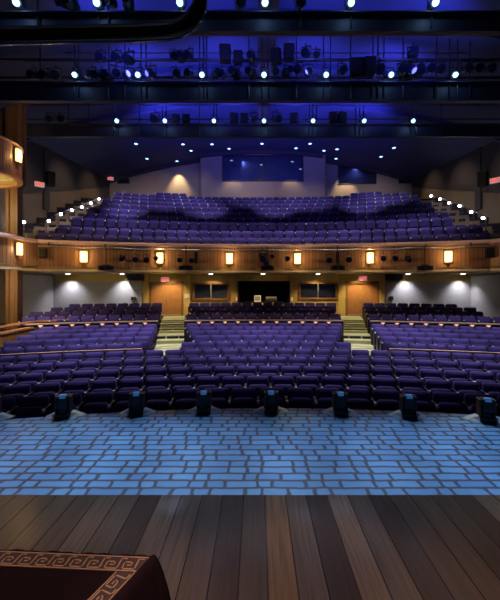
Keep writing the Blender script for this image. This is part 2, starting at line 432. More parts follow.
for x, y, z, rz in rear_stuff:
    mt = Matrix.Translation((x, y, z)) @ Matrix.Rotation(rz, 4, 'Z')
    for ob, mm in proto:
        base = len(vs); vs += [mt @ v.co for v in ob.data.vertices]
        for p in ob.data.polygons: fs.append([base+q for q in p.vertices]); mi.append(mm)
me = bpy.data.meshes.new('theatre_seats'); me.from_pydata(vs, [], fs)
for k in ('velvet', 'seat_shell', 'arm', 'arm_glint'): me.materials.append(M[k])
me.polygons.foreach_set('material_index', mi)
far = bpy.data.objects.new('theatre_seats', me); COL.objects.link(far)
tag(far, 'rows of purple theatre seats far back in the balcony and rear stalls', 'theatre seats', None, 'stuff')

# ------------------------------------------------------------------ low wall behind the stalls, and side rails
def low_wall(x0, x1, label):
    t = thing('low_wall', label, 'low wall', (*pol(27.55, (x0+x1)/2/27.55), REAR[0][1]))
    inv = Matrix.Translation(-t.location)
    P = arc(27.5, x0, x1, 24)
    zt = zat(320, 15.5)
    def put(b, n, m, sm=False):
        bmesh.ops.transform(b.bm, matrix=inv, verts=b.bm.verts); return b.done(n, m, t, sm)
    put(MB().sweep(P, [(.0, -.5), (.0, zt-.03), (-.08, zt-.03), (-.08, -.5)]), 'panel', 'dark_wall')
    put(MB().sweep(P, [(.04, zt-.035), (.04, zt+.01), (-.12, zt+.01), (-.12, zt-.035)]), 'rail', 'cap')
    k = math.ceil(x0/.57+.3)
    while k*.57 < x1-.15:
        x, y = pol(27.47, k*.57/27.5)
        b = MB().box((x, y, zt-.08), (.15, .05, .035)); b.box((x, y, zt-.115), (.06, .05, .05)); put(b, 'wall_light', 'pip')
        k += 1
    return t
low_wall(-9.7, -ao(27.5), 'low dark wall with pale rail and small lights, left of the aisle stairs')
low_wall(-ai(27.5), ai(27.5), 'low dark wall with pale rail and small lights, between the two aisle stairs')
low_wall(ao(27.5), 10.6, 'low dark wall with pale rail and small lights, right of the aisle stairs')
def side_rail(x0, x1, label):
    R = 22.9; P = arc(R, x0, x1, 20); z = zat(347.3, 10.8); zf = ROWS[4][1]
    t = thing('guard_rail', label, 'railing', (*pol(R, (x0+x1)/2/R), zf)); inv = Matrix.Translation(-t.location)
    def put(b, n, m, sm=False):
        bmesh.ops.transform(b.bm, matrix=inv, verts=b.bm.verts); return b.done(n, m, t, sm)
    put(MB().sweep(P, [(.045, z-.05), (.045, z), (-.045, z), (-.045, z-.05)]), 'top_rail', 'rail_pale')
    put(MB().sweep(P, [(.02, z-.21), (.02, z-.15), (-.02, z-.15), (-.02, z-.21)]), 'lower_rail', 'steel')
    n = int((x1-x0)/1.3)+1
    for i in range(n+1):
        x, y = pol(R, (x0+.03+(x1-x0-.06)*i/n)/R); put(MB().box((x, y, (z+zf)/2-.03), (.05, .05, z-zf-.05)), 'post', 'railwood')
side_rail(-8.55, -3.78, 'wooden guard rail on posts in front of the left stalls block')
side_rail(3.72, 9.2, 'wooden guard rail on posts in front of the right stalls block')
# curved wooden parapet of the stalls box on the left
def smooth_path(pts, n=8):
    out = []
    P = [pts[0]]+list(pts)+[pts[-1]]
    for i in range(1, len(P)-2):
        p0, p1, p2, p3 = (Vector(p) for p in P[i-1:i+3])
        for k in range(n):
            t = k/n; out.append(tuple(.5*((2*p1)+(p2-p0)*t+(2*p0-5*p1+4*p2-p3)*t*t+(3*p1-p0-3*p2+p3)*t**3)))
    out.append(tuple(pts[-1])); return out
t = thing('box_parapet', 'curved wooden parapet with double rail beside the left seats, below the pillar', 'parapet', (-9.2, 13.2, -.5)); inv = Matrix.Translation((9.2, -13.2, .5))
def putt(b, n, m, sm=False):
    bmesh.ops.transform(b.bm, matrix=inv, verts=b.bm.verts); return b.done(n, m, t, sm)
pp = smooth_path([(-11.6, 9.9), (-10.2, 10.35), (-9.15, 11.3), (-8.95, 12.4), (-8.98, 13.5), (-8.8, 14.3), (-8.2, 14.75), (-7.6, 15.15)])
putt(MB().sweep(pp, [(0, -.8), (0, .42), (-.06, .42), (-.06, -.8)]), 'panel', 'panelwood')
putt(MB().sweep(pp, [(.06, .40), (.06, .47), (-.10, .47), (-.10, .40)]), 'lower_rail', 'railwood')
pq = [(x-.22, y+.12) for x, y in pp[:-4]]
putt(MB().sweep(pq, [(.04, .60), (.04, .66), (-.08, .66), (-.08, .60)]), 'upper_rail', 'railwood')
for i in range(4, len(pq), 7): putt(MB().box((pq[i][0], pq[i][1], .25), (.035, .035, .7)), 'post', 'doorwood_dark')

# ------------------------------------------------------------------ balcony structure
RB = 28.0
ZF0, ZF1 = zat(270.5, 16), zat(247.5, 16)
xe = 9.62
front = arc(RB, -xe, xe, 60)
# box bays at both ends
bc = (-10.65, 13.0); br = 1.6
def bay(a0, a1, n=24, mirror=False, rr=br):
    P = [(bc[0]+rr*math.cos(math.radians(a0+(a1-a0)*i/n)), bc[1]+rr*math.sin(math.radians(a0+(a1-a0)*i/n))) for i in range(n+1)]
    return [(2*XC-x, y) for x, y in P][::-1] if mirror else P
ff = bay(-178, 24) + [(-9.19, 13.82), (-9.12, 14.08)] + front[1:-1] + [(2*XC+9.12, 14.08), (2*XC+9.19, 13.82)] + bay(-178, 24, mirror=True)
struct(MB().sweep(ff, [(0, ZF0), (0, ZF1), (-.12, ZF1), (-.12, ZF0)]), 'trim_1', 'fascia')
struct(MB().sweep(ff, [(.10, ZF1), (.10, ZF1+.07), (.02, ZF1+.16), (-.22, ZF1+.16), (-.22, ZF1)]), 'trim_2', 'cap')
struct(MB().sweep(ff, [(.05, ZF0-.09), (.05, ZF0), (-.16, ZF0), (-.16, ZF0-.09)]), 'trim_3', 'cream')
def soffit_poly(y1=20.75):
    P = [p for p in ff if True]
    return P + [(WR, P[-1][1]), (WR, y1), (WL, y1), (WL, P[0][1])]
b = MB(); sp_ = soffit_poly()
inner = [(x, y) for x, y in sp_]
b.prism(inner, ZF0+.005, ZF0+.12)
struct(b, 'ceiling_under_balcony', 'cream')
ed = [(16.05, BALC[0][0]-.3, BALC[0][1])]
for i, (d, z) in enumerate(BALC):
    nxt = BALC[i+1][0]-.35 if i < len(BALC)-1 else 28.6
    if i == 1: ed.append((d-.35, 18.9, z)); ed.append((18.9, nxt, z+.3)); continue
    ed.append((d-.35, nxt, z))
steps_floor(ed, 2.95, 'floor_balcony', 'carpet')
# side stairs of the balcony, a shade paler than the seating steps
for sx in (-1, 1):
    b = MB()
    for i, (d, z) in enumerate(BALC[:-1]):
        zn = BALC[i+1][1]; dn = BALC[i+1][0]; k = 3 if i == 1 else 2
        for j in range(k):
            d0 = d-.35+(dn-d)*j/k; d1 = d-.35+(dn-d)*(j+1)/k; zz = z+(zn-z)*j/k+.015
            xs = sorted((sx*10.35, sx*11.7)); A = arc(12+d0, *xs, 3); B = arc(12+d1, *xs, 3)
            b.prism(A+B[::-1], zz-.4, zz)
    struct(b, 'floor_balcony_stair_'+('left' if sx < 0 else 'right'), 'brown_wall')

# boxes: upper bay on both sides, its soffit, pillars
ZU0, ZU1 = 6.25, 7.38
for mir in (False, True):
    sd = 'right' if mir else 'left'
    P = bay(-178, 150, 40, mir)
    struct(MB().sweep(P, [(0, ZU0), (0, ZU1), (-.1, ZU1), (-.1, ZU0)]), 'trim_4' if mir else 'trim_5', 'fascia')
    struct(MB().sweep(P, [(.06, ZU1), (.06, ZU1+.06), (-.16, ZU1+.06), (-.16, ZU1)]), 'trim_6' if mir else 'trim_7', 'cap')
    struct(MB().sweep(P, [(.03, ZU0-.1), (.03, ZU0), (-.16, ZU0), (-.16, ZU0-.1)]), 'trim_8' if mir else 'trim_9', 'railwood')
    wx = WR if mir else WL
    P2 = bay(-178, 150, 40, mir, br-.02); P2 = P2+[(wx, P2[-1][1]), (wx, P2[0][1])]
    b = MB().prism(P2, ZU0+.02, ZU0+.1)
    cx = 2*XC-bc[0] if mir else bc[0]
    for a in (-.75, 0, .75): b.box((cx, bc[1]+a, ZU0-.01), (2.2, .08, .06))
    struct(b, 'ceiling_box_'+sd, 'cream')
    # pillars
    s = -1 if not mir else 1
    for (px, py, w, dp) in ((10.62, 15.0, .34, .34), (10.86, 14.9, .13, .22)):
        struct(MB().box((XC+s*px, py, 5.2), (w, dp, 11.4)), 'trim_10' if s < 0 else 'trim_11', 'pillar')
    # fluted timber above the upper box
    b = MB()
    for k in range(6): b.box((XC+s*(10.55+.32*k), 15.35, 8.9), (.2, .12, 5.0))
    struct(b, 'trim_12' if s < 0 else 'trim_13', 'pillar')

# ------------------------------------------------------------------ walls and ceiling
YB1, YB2 = 20.7, 28.6
for sx, x in (('left', WL), ('right', WR)):
    o = 1 if sx == 'left' else -1
    struct(MB().box((x-o*.1, 14.2, 4.0), (.2, 29.4, 17)), 'wall_'+sx, 'brown_wall')
    b = MB()                                     # dark cloth on the upper part, its lower edge climbing with the seats
    pts = [(11.0, 6.5), (18.2, 6.9), (28.5, 10.1), (28.5, 12.6), (11.0, 12.2)]
    xa, xb = x+o*.005, x+o*.06
    va = [b.bm.verts.new((xa, y, z)) for y, z in pts]; vb = [b.bm.verts.new((xb, y, z)) for y, z in pts]
    b.bm.faces.new(va); b.bm.faces.new(vb)
    for i in range(5): b.bm.faces.new((va[i], va[(i+1) % 5], vb[(i+1) % 5], vb[i]))
    struct(b, 'wall_cloth_'+sx, 'dark_wall')
    struct(MB().box((x+o*.06, 19.9, 8.6), (.12, .5, 4.4)), 'trim_14' if sx == 'left' else 'trim_15', 'dark_wall')
    # grey panel of the side wall under the balcony
    struct(MB().box((x+o*.02, 18.95, 1.2), (.04, 3.4, 2.9)), 'wall_panel_'+sx, 'grey_wall')

def Pz(px, py, d=YB1): return at(px, py, d)
# rear wall under the balcony: piers, header, grey panels, doors, windows, control opening
b = MB()
def fill(b, x0, x1, y0, y1, d=YB1, dep=.2):      # pixel rectangle on the rear wall -> block
    a, c = at(x0, y1, d), at(x1, y0, d); b.box(((a.x+c.x)/2, d+dep/2, (a.z+c.z)/2), (c.x-a.x, dep, c.z-a.z))
for x0, x1, y0, y1 in ((43, 500, 272, 281), (43, 149, 281, 326), (183, 193, 281, 326), (229, 238, 281, 326), (193, 229, 300, 326), (238, 290, 303, 326), (290, 299, 281, 326), (299, 337, 300, 326), (337, 346, 281, 326), (379, 500, 281, 326), (149, 183, 281, 283.4), (346, 379, 281, 283.4), (193, 229, 281, 282.5), (299, 337, 281, 282.5)):
    fill(b, x0, x1, y0, y1)
struct(b, 'wall_back', 'ochre')
b = MB()
for x0, x1 in ((143.5, 148.5), (183.5, 190.5), (290.5, 296.5), (338.5, 345.5), (379.5, 384.5)):
    a, c = at(x0, 326, YB1-.12), at(x1, 272, YB1-.12); b.box(((a.x+c.x)/2, YB1-.06, (a.z+c.z)/2), (c.x-a.x, .12, c.z-a.z))
struct(b, 'trim_16', 'ochre')
for nm, (x0, x1) in (('trim_17', (48, 142)), ('trim_18', (386, 488))):
    b = MB(); fill(b, x0, x1, 281.5, 326, YB1-.05, .06)
    struct(b, nm, 'grey_wall')
b = MB(); fill(b, 234, 294, 276, 326, 23.5, .1); a = at(238, 303, YB1); c = at(290, 280, YB1)
b.box((a.x-.05, 22.1, 1.5), (.1, 2.8, 2.4)); b.box((c.x+.05, 22.1, 1.5), (.1, 2.8, 2.4)); b.box(((a.x+c.x)/2, 22.1, c.z+.1), (c.x-a.x+.2, 2.8, .1))
struct(b, 'wall_control_room', 'matte_black')
def door(n, x0, x1, label_side):
    d = YB1; a, c = at(x0, 318.5, d), at(x1, 283.5, d); w = c.x-a.x; h = c.z-a.z; cx = (a.x+c.x)/2
    fr = thing('door_%d' % n, None, None, (cx, d+.1, a.z)); fr['kind'] = 'structure'
    for s in (-1, 1):
        lf = MB().box((s*w/4, 0, h/2), (w/2-.012, .05, h)); l = lf.done('door_leaf', 'doorwood', fr)
        MB().box((s*.10, -.05, h*.47), (.03, .05, .26), bevel=.008).done('handle', 'steel', l)
        MB().box((s*w/4, -.03, .13), (w/2-.06, .012, .22)).done('kick_plate', 'cap', l)
    f = MB().box((-w/2-.06, -.08, h/2), (.12, .16, h+.12)).box((w/2+.06, -.08, h/2), (.12, .16, h+.12)).box((0, -.08, h+.06), (w+.24, .16, .12))
    f.done('door_frame', 'doorwood_dark', fr)
door(1, 150.5, 181.5, 'left'); door(2, 347.5, 378, 'right')
def window(n, x0, x1, y0, y1, d, frame='doorwood_dark', mull=1, fw=.10):
    a, c = at(x0, y1, d), at(x1, y0, d); w = c.x-a.x; h = c.z-a.z
    t = thing('window_%d' % n, None, None, ((a.x+c.x)/2, d-.02, a.z)); t['kind'] = 'structure'
    f = MB().box((-w/2, 0, h/2), (fw, .12, h+fw)).box((w/2, 0, h/2), (fw, .12, h+fw)).box((0, 0, 0), (w+fw, .14, fw)).box((0, 0, h), (w+fw, .12, fw))
    f.done('window_frame', frame, t)
    for i in range(mull): MB().box((w*((i+1)/(mull+1)-.5), .01, h/2), (.05, .08, h)).done('mullion', 'steel' if frame != 'dark_wall' else 'dark_wall', t)
    for i in range(mull+1): MB().box((w*((i+.5)/(mull+1)-.5), .05, h/2), (w/(mull+1), .02, h)).done('pane', 'glass', t)
    MB().box((0, .6, h/2), (w+.2, .05, h+.3)).done('dark_room', 'room', t)
window(1, 193.5, 228.5, 283.5, 299, YB1); window(2, 299.5, 336.5, 283, 298.5, YB1)

# balcony rear wall with projecting control booth
R2 = YB2
b = MB()
def fillw(b, x0, x1, y0, y1, d, dep=.2):
    a, c = at(x0, y1, d), at(x1, y0, d); b.box(((a.x+c.x)/2, d+dep/2, (a.z+c.z)/2), (c.x-a.x, dep, c.z-a.z))
for r in ((95, 338, 130, 205), (376, 440, 130, 205), (338, 376, 130, 161), (338, 376, 184, 205)): fillw(b, *r, YB2)
struct(b, 'wall_balcony_back', 'back_wall')
DBo = 27.3
b = MB()
for r in ((200.5, 222, 146, 204), (303.5, 325.5, 146, 204), (222, 303.5, 146, 155), (222, 303.5, 181.5, 204)): fillw(b, *r, DBo, .15)
for xx in (200.5, 325.5):
    a = at(xx, 204, DBo); c = at(xx, 146, DBo); s_ = 1 if xx < 250 else -1
    b.box((a.x+s_*.075, (DBo+YB2)/2, (a.z+c.z)/2), (.15, YB2-DBo, c.z-a.z))
struct(b, 'wall_booth', 'back_wall')
window(3, 222.5, 303, 155.5, 181, DBo+.05, 'dark_wall', 1, .06)
window(4, 338, 376, 161.5, 184, YB2+.05, 'dark_wall', 0, .06)

# vaulted ceiling, lower towards the stage
def ceil_z(x, y): return 12.72-.092*(28.6-y) - ((x-XC)**2)/(2*37.6)
b = MB(); nx, ny = 36, 24
g = [[b.bm.verts.new((WL+.0+(WR-WL)*i/nx, 4.0+(YB2+.3-4.0)*j/ny, ceil_z(WL+(WR-WL)*i/nx, 4.0+(YB2+.3-4)*j/ny))) for i in range(nx+1)] for j in range(ny+1)]
g2 = [[b.bm.verts.new(v.co+Vector((0, 0, .25))) for v in r] for r in g]
for j in range(ny):
    for i in range(nx):
        b.bm.faces.new((g[j][i], g[j][i+1], g[j+1][i+1], g[j+1][i])); b.bm.faces.new((g2[j][i], g2[j+1][i], g2[j+1][i+1], g2[j][i+1]))
struct(b, 'ceiling', 'ceiling', True)
b = MB()                                        # dark cornice where the vault meets the rear wall
for i in range(nx):
    x0 = WL+(WR-WL)*i/nx; x1 = WL+(WR-WL)*(i+1)/nx; xm = (x0+x1)/2
    yy = 27.15 if abs(xm-XC) < 4.9 else YB2-.15
    ang = math.atan2(ceil_z(x1, yy)-ceil_z(x0, yy), x1-x0)
    z = ceil_z(xm, yy)
    v = [(x0, yy-.1, ceil_z(x0, yy)-.28), (x1, yy-.1, ceil_z(x1, yy)-.28), (x1, yy-.1, ceil_z(x1, yy)+.05), (x0, yy-.1, ceil_z(x0, yy)+.05)]
    w_ = [(p[0], yy+.1, p[2]) for p in v]
    A = [b.bm.verts.new(p) for p in v]; B = [b.bm.verts.new(p) for p in w_]
    b.bm.faces.new(A); b.bm.faces.new(B[::-1])
    for k in range(4): b.bm.faces.new((A[k], A[(k+1) % 4], B[(k+1) % 4], B[k]))
struct(b, 'trim_19', 'dark_wall')
b = MB()                                        # spine duct running down the middle of the ceiling
for j in range(12):
    y0, y1 = 9.6+j*1.0, 10.6+j*1.0; z = ceil_z(XC, y0); b.box((XC+.05, (y0+y1)/2, z-.25), (.62, 1.0, .5))
struct(b, 'trim_20', 'dark_wall')
for k, yy in enumerate((11.4, 14.6, 18.0)):      # ribs
    b = MB()
    for i in range(nx):
        x0 = WL+(WR-WL)*i/nx; x1 = WL+(WR-WL)*(i+1)/nx
        v = [(x0, yy, ceil_z(x0, yy)-.22), (x1, yy, ceil_z(x1, yy)-.22), (x1, yy, ceil_z(x1, yy)+.05), (x0, yy, ceil_z(x0, yy)+.05)]
        A = [b.bm.verts.new(p) for p in v]; B = [b.bm.verts.new((p[0], yy+.18, p[2])) for p in v]
        b.bm.faces.new(A); b.bm.faces.new(B[::-1])
        for q in range(4): b.bm.faces.new((A[q], A[(q+1) % 4], B[(q+1) % 4], B[q]))
    struct(b, 'trim_%d' % (21+k), 'ceiling')

# ------------------------------------------------------------------ lighting bridges
def catwalk(d, label, ztop, zbot, pipes, hangers, tall):
    t = thing('lighting_bridge', label, 'lighting bridge', (XC, d, zbot))
    w = HW*2-.3
    b = MB().box((0, 0, (ztop-zbot)/2), (w, .12, ztop-zbot)).box((0, .16, ztop-zbot-.04), (w, .34, .05)).box((0, -.08, .03), (w, .06, .06)).box((0, -.08, ztop-zbot-.03), (w, .06, .06))
    b.done('walkway', 'catwalk', t)
    MB().box((0, -.16, ztop-zbot-.02), (w, .12, .03)).done('lamp_shelf', 'catwalk', t)
    for z, yo, r in pipes: MB().cyl((-w/2, yo, z-zbot), (w/2, yo, z-zbot), r, n=8).done('pipe', 'pipe', t)
    for hx in hangers:
        zz = ceil_z(XC+hx, d)-zbot
        MB().cyl((hx, -.1, .1), (hx, -.1, min(zz, tall+2.6)), .022, n=6).done('hanger', 'pipe', t)
CW = [(9.2, 'nearest steel lighting bridge, cut by the top of the picture', 9.18, 8.72),
      (12.2, 'middle steel lighting bridge carrying most of the black spotlights', 9.12, 8.50),
      (15.6, 'farthest steel lighting bridge above the balcony seats', 9.24, 8.70)]
def pxs(lst, d): return [(p-CX)/F*d-XC for p in lst]
catwalk(*CW[0][:2], CW[0][2], CW[0][3], [(9.9, 0, .03), (10.6, 0, .025)], pxs([40, 100, 110, 180, 300, 350, 430], 9.2), 1)
catwalk(*CW[1][:2], CW[1][2], CW[1][3], [(9.32, -.1, .022), (9.62, .5, .025), (9.93, -.1, .03), (10.25, .5, .022), (10.55, .5, .018)],
        pxs([42, 76, 80, 110, 126, 142, 147, 200, 204, 207, 249, 262, 268, 296, 323, 330, 350, 372, 377, 383, 402, 435, 448, 456, 468], 12.2), 1)
catwalk(*CW[2][:2], CW[2][2], CW[2][3], [(9.48, -.1, .022), (9.75, .5, .025), (10.1, -.1, .025)],
        pxs([70, 90, 115, 119, 140, 163, 167, 200, 214, 217, 262, 268, 309, 312, 316, 355, 359, 363, 410, 415, 440], 15.6), 1)

# ------------------------------------------------------------------ lamps and spotlights
def lit_lamp(name, loc, label, group, r=.085, first={}):
    if name in first: return dup(first[name], loc, 0, label, group)
    t = thing(name, label, 'spotlight', loc, 0, group); first[name] = t
    h = MB().cyl((0, .0, 0), (0, .26, .10), .12, .085, 14); h.cyl((0, .26, .10), (0, .30, .115), .06, .05, 10); h.done('housing', 'black', t)
    MB().sphere((0, -.03, -.012), r, 12).done('bulb', 'bulb', t)['label'] = 'glowing pale blue lamp'
    MB().box((-.135, .1, .16), (.014, .03, .28)).box((.135, .1, .16), (.014, .03, .28)).box((0, .1, .30), (.29, .03, .02)).cyl((0, .1, .30), (0, .1, .46), .016, n=8).done('yoke', 'black', t)
    return t
rows_l = [(9.2, 3, [17, 97, 180, 265, 351, 435], 'nearest bridge'), (12.2, 75, [75, 138, 202, 264, 326, 391, 455], 'middle bridge'), (15.6, 121, [117, 165, 214, 264, 313, 364, 413], 'farthest bridge')]
LAMPS = []
for d, y, xs, nm in rows_l:
    for i, px in enumerate(xs):
        p = at(px, y, d-.3)
        lit_lamp('glowing_spotlight', p, 'glowing blue white spotlight on the %s, %s from left' % (nm, ORD[i+1]), 'lit spotlights on the bridges', .075 if y > 100 else .085)
        LAMPS.append((d, p, i))
def black_fix(kind, loc, label, group, sc=1, first={}):
    if kind in first:
        o = dup(first[kind], loc, random.uniform(-.4, .4), label, group)
    else:
        t = thing('stage_spotlight' if kind != 'box' else 'loudspeaker', label, 'spotlight' if kind != 'box' else 'loudspeaker', loc, 0, group); first[kind] = t; o = t
        if kind == 'par':
            MB().cyl((0, -.16, -.05), (0, .14, .04), .15, .12, 14).cyl((0, .14, .04), (0, .22, .06), .12, .05, 12).done('housing', 'black', t)
            MB().cyl((0, -.165, -.052), (0, -.155, -.049), .125, n=14).done('lens', 'pane', t)
            MB().box((-.165, 0, .10), (.015, .035, .30)).box((.165, 0, .10), (.015, .035, .30)).box((0, 0, .25), (.345, .035, .02)).cyl((0, 0, .25), (0, 0, .36), .018, n=8).done('yoke', 'black', t)
        elif kind == 'profile':
            MB().cyl((0, -.34, -.10), (0, .0, 0), .10, .10, 12).box((0, .12, .03), (.24, .28, .24), bevel=.03).done('housing', 'black', t)
            MB().cyl((0, -.36, -.105), (0, -.34, -.10), .115, n=12).done('lens', 'pane', t)
            MB().box((-.135, .05, .12), (.015, .035, .26)).box((.135, .05, .12), (.015, .035, .26)).box((0, .05, .25), (.285, .035, .02)).cyl((0, .05, .25), (0, .05, .36), .018, n=8).done('yoke', 'black', t)
        else:
            MB().box((0, 0, 0), (.34, .32, .46), bevel=.02).done('cabinet', 'black', t)
            MB().box((0, -.165, 0), (.29, .01, .41)).done('grille', 'matte_black', t)
            MB().box((-.18, 0, .10), (.015, .04, .30)).box((.18, 0, .10), (.015, .04, .30)).box((0, 0, .26), (.38, .04, .02)).done('bracket', 'black', t)
    o.scale = (sc,)*3; return o
up2 = [(101, 58, 'par', 1), (117, 58, 'par', 1), (129, 60, 'par', 1.15), (174.5, 57, 'par', .95), (181, 57, 'profile', .9), (189, 56, 'par', .95), (225, 54, 'box', 1.1), (238, 58, 'box', .85), (251, 58, 'profile', 1),
       (276, 57, 'box', .95), (289, 53, 'box', 1.05), (306, 54, 'par', 1), (316, 56, 'par', .9), (413, 55, 'profile', 1.3)]
lo2 = [(33, 75, 'par', .9), (44, 75, 'par', .9), (56, 76, 'par', 1), (92, 75, 'par', 1), (101, 77, 'profile', 1.1), (108, 77, 'profile', 1.1), (116, 74, 'par', 1.1), (128, 76, 'par', 1.1), (151, 74, 'par', 1.1), (176, 74, 'par', .9), (189, 74, 'par', .9),
       (216, 74, 'profile', .9), (222, 74, 'par', 1), (235, 73, 'profile', 1.1), (251, 73, 'profile', 1), (276, 72, 'par', .9), (287, 72, 'profile', 1), (298, 70, 'par', 1), (308, 72, 'par', 1), (342, 71, 'par', 1),
       (356, 68, 'box', 1.15), (369, 67, 'box', 1.15), (380, 70, 'par', 1.2), (403, 72, 'profile', 1.4), (410, 73, 'profile', 1.2), (417, 71, 'par', 1.3), (430, 69, 'par', 1), (440, 70, 'par', 1), (466, 69, 'par', 1), (477, 69, 'par', 1), (490, 69, 'par', 1)]
r3 = [(50, 119, 'par', 1), (62, 119, 'par', 1), (155, 119, 'par', 1.15), (176, 120, 'box', .9), (186, 120, 'box', .9), (234, 119, 'box', .95), (244, 119, 'box', .9), (254, 119, 'par', 1.1), (277, 119, 'par', 1.2), (294, 119, 'box', .95), (333, 118, 'box', .95), (342, 118, 'box', .95)]
near1 = [(63, 3, 'par', .9), (72, 5, 'profile', .9), (110, 2, 'par', 1), (128, 4, 'profile', 1), (240, 4, 'par', .9), (300, 4, 'par', .9)]
for lst, d, nm in ((up2, 12.1, 'high on the middle bridge'), (lo2, 12.05, 'low on the middle bridge'), (r3, 15.5, 'on the farthest bridge'), (near1, 9.1, 'on the nearest bridge')):
    for i, (px, py, k, sc) in enumerate(lst):
        nmk = {'par': 'round black spotlight', 'profile': 'long black spotlight', 'box': 'black box loudspeaker'}[k]
        black_fix(k, at(px, py, d), '%s %s, %s unlit unit from left' % (nmk, nm, ORD[i+1]), 'unlit units on the bridges', sc)

def downlight(loc, label, group, first={}):
    if group in first: return dup(first[group], loc, 0, label, group)
    t = thing('recessed_downlight', label, 'downlight', loc, 0, group); first[group] = t
    MB().cyl((0, 0, -.03), (0, 0, .06), .15, n=18).done('trim_ring', 'catwalk', t)
    MB().cyl((0, 0, -.05), (0, 0, -.025), .11, n=18).done('diffuser', 'bulb_dim' if 'vault' in group else 'bulb_warm', t)
    return t
# ceiling downlights: found where the photograph's ray meets the vault
def on_ceiling(px, py):
    d = 17.0
    while d < 30:
        p = at(px, py, d)
        if p.z > ceil_z(p.x, p.y)-.06: return p
        d += .02
    return None
k = 0
for px, py in [(136, 143), (147, 158), (191, 150), (229, 148), (177, 160.5), (262, 143), (296, 147.5), (337, 148.5), (336, 158), (324, 150), (394, 147), (381, 156), (183, 143.5), (212, 143.5), (310, 143)]:
    p = on_ceiling(px, py)
    if p and p.y < 28.3:
        downlight(p-Vector((0, 0, .02)), 'small round ceiling downlight at the vault, %s' % ('above the booth window' if abs(px-262) < 40 and py < 150 else 'lamp %s from left' % ORD[k+1]), 'downlights in the vault'); k += 1
for i, px in enumerate((68, 122, 211, 263, 318, 408, 463)):
    p = at(px, 275, 19.75); p.z = ZF0+.0
    downlight(p, 'small downlight under the balcony, %s from left' % ORD[i+1], 'downlights under the balcony')

# balcony front: sconces, spotlights, pipe, monitors
def on_front(px, off=.0, R=RB):
    """point on the balcony front seen at px"""
    k = (px-CX)/F; lo_, hi_ = 8, 20
    for _ in range(50):
        d = (lo_+hi_)/2
        if math.hypot(k*d-XC, d-YC) < R-off: lo_ = d
        else: hi_ = d
    th = math.atan2(k*d-XC, d-YC); return Vector((k*d, d, 0)), th
sc0 = None
def sconce(x, y, z, rz, label, group):
    global sc0
    if sc0: return dup(sc0, (x, y, z), rz, label, group)
    t = sc0 = thing('wall_sconce', label, 'wall lamp', (x, y, z), rz, group)
    MB().box((0, -.02, 0), (.34, .04, .52), bevel=.01).done('backplate', 'steel', t)
    MB().box((0, -.08, 0), (.27, .10, .45), bevel=.04).done('shade', 'sconce', t)['label'] = 'glowing amber shade'
    MB().box((0, -.07, -.27), (.12, .08, .05)).done('finial', 'doorwood_dark', t)
    return t
zsc = zat(259, 15.8)
SC = []
for i, px in enumerate((84, 160, 229.5, 297.5, 370, 448)):
    p, th = on_front(px); sconce(p.x, p.y, zsc+.03, -th, 'glowing amber wall lamp on the balcony front, %s from left' % ORD[i+1], 'wall lamps along the balcony front'); SC.append((p.x+math.sin(-th)*.0-.35*math.sin(th), p.y-.35*math.cos(th), zsc))
def on_bay(px, rr=br):
    k = (px-CX)/F; best = None
    for i in range(400):
        a = math.radians(-90+125*i/399); x = bc[0]+rr*math.cos(a); y = bc[1]+rr*math.sin(a)
        if best is None or abs(x/y-k) < best[0]: best = (abs(x/y-k), x, y, a)
    return best[1:]
x, y, a = on_bay(17.5); sconce(x, y, zat(249, y), a+PI/2, 'glowing amber wall lamp on the lower left box front', 'wall lamps on the boxes'); SC.append((x+.3*math.cos(a), y+.3*math.sin(a), zat(249, y)))
x, y, a = on_bay(16.5); sconce(x, y, zat(155.5, y), a+PI/2, 'glowing amber wall lamp on the upper left box front', 'wall lamps on the boxes'); SC.append((x+.3*math.cos(a), y+.3*math.sin(a), zat(155.5, y)))
for p in SC: point('sconce_light', p, 16, (1, .58, .22), .04)

t = thing('lighting_pipe', 'long thin metal pipe along the top of the balcony front', 'pipe', (XC, 15.7, zat(250, 15.7)))
inv = Matrix.Translation(-t.location); P = arc(RB-.22, -9.2, 9.3, 60); zp = zat(250, 15.75)
b = MB().tube([(x, y, zp+.02*math.sin(i*.9)) for i, (x, y) in enumerate(P)], .028, 8); bmesh.ops.transform(b.bm, matrix=inv, verts=b.bm.verts); b.done('pipe', 'steel', t, True)
for px in (50, 106, 186, 267, 337, 425, 470):
    p, th = on_front(px, .12); b = MB().box((p.x, p.y+.05, zp+.16), (.03, .3, .03), -th).box((p.x, p.y-.1, zp+.08), (.03, .03, .18)); bmesh.ops.transform(b.bm, matrix=inv, verts=b.bm.verts); b.done('bracket', 'black', t)
for i, (px, py, k, sc) in enumerate([(122.5, 258, 'profile', .8), (135.5, 259, 'par', .75), (147, 259.5, 'par', .8), (156, 258, 'par', .7), (180, 259.5, 'par', .75), (192, 260, 'par', .75), (262.5, 257, 'profile', 1.2), (266, 262, 'profile', 1.1), (272, 256, 'par', .7), (287.5, 258, 'par', .75), (329, 259.5, 'par', .85), (348.5, 259, 'par', .85), (383, 258, 'par', .8), (395, 258, 'par', .8), (408, 259, 'profile', .8)]):
    p, th = on_front(px, .42); p.z = zat(py, p.y)
    o = black_fix(k, p, 'black spotlight hung on the balcony front pipe, %s from left' % ORD[i+1], 'spotlights on the balcony front', sc); o.rotation_euler[2] = -th
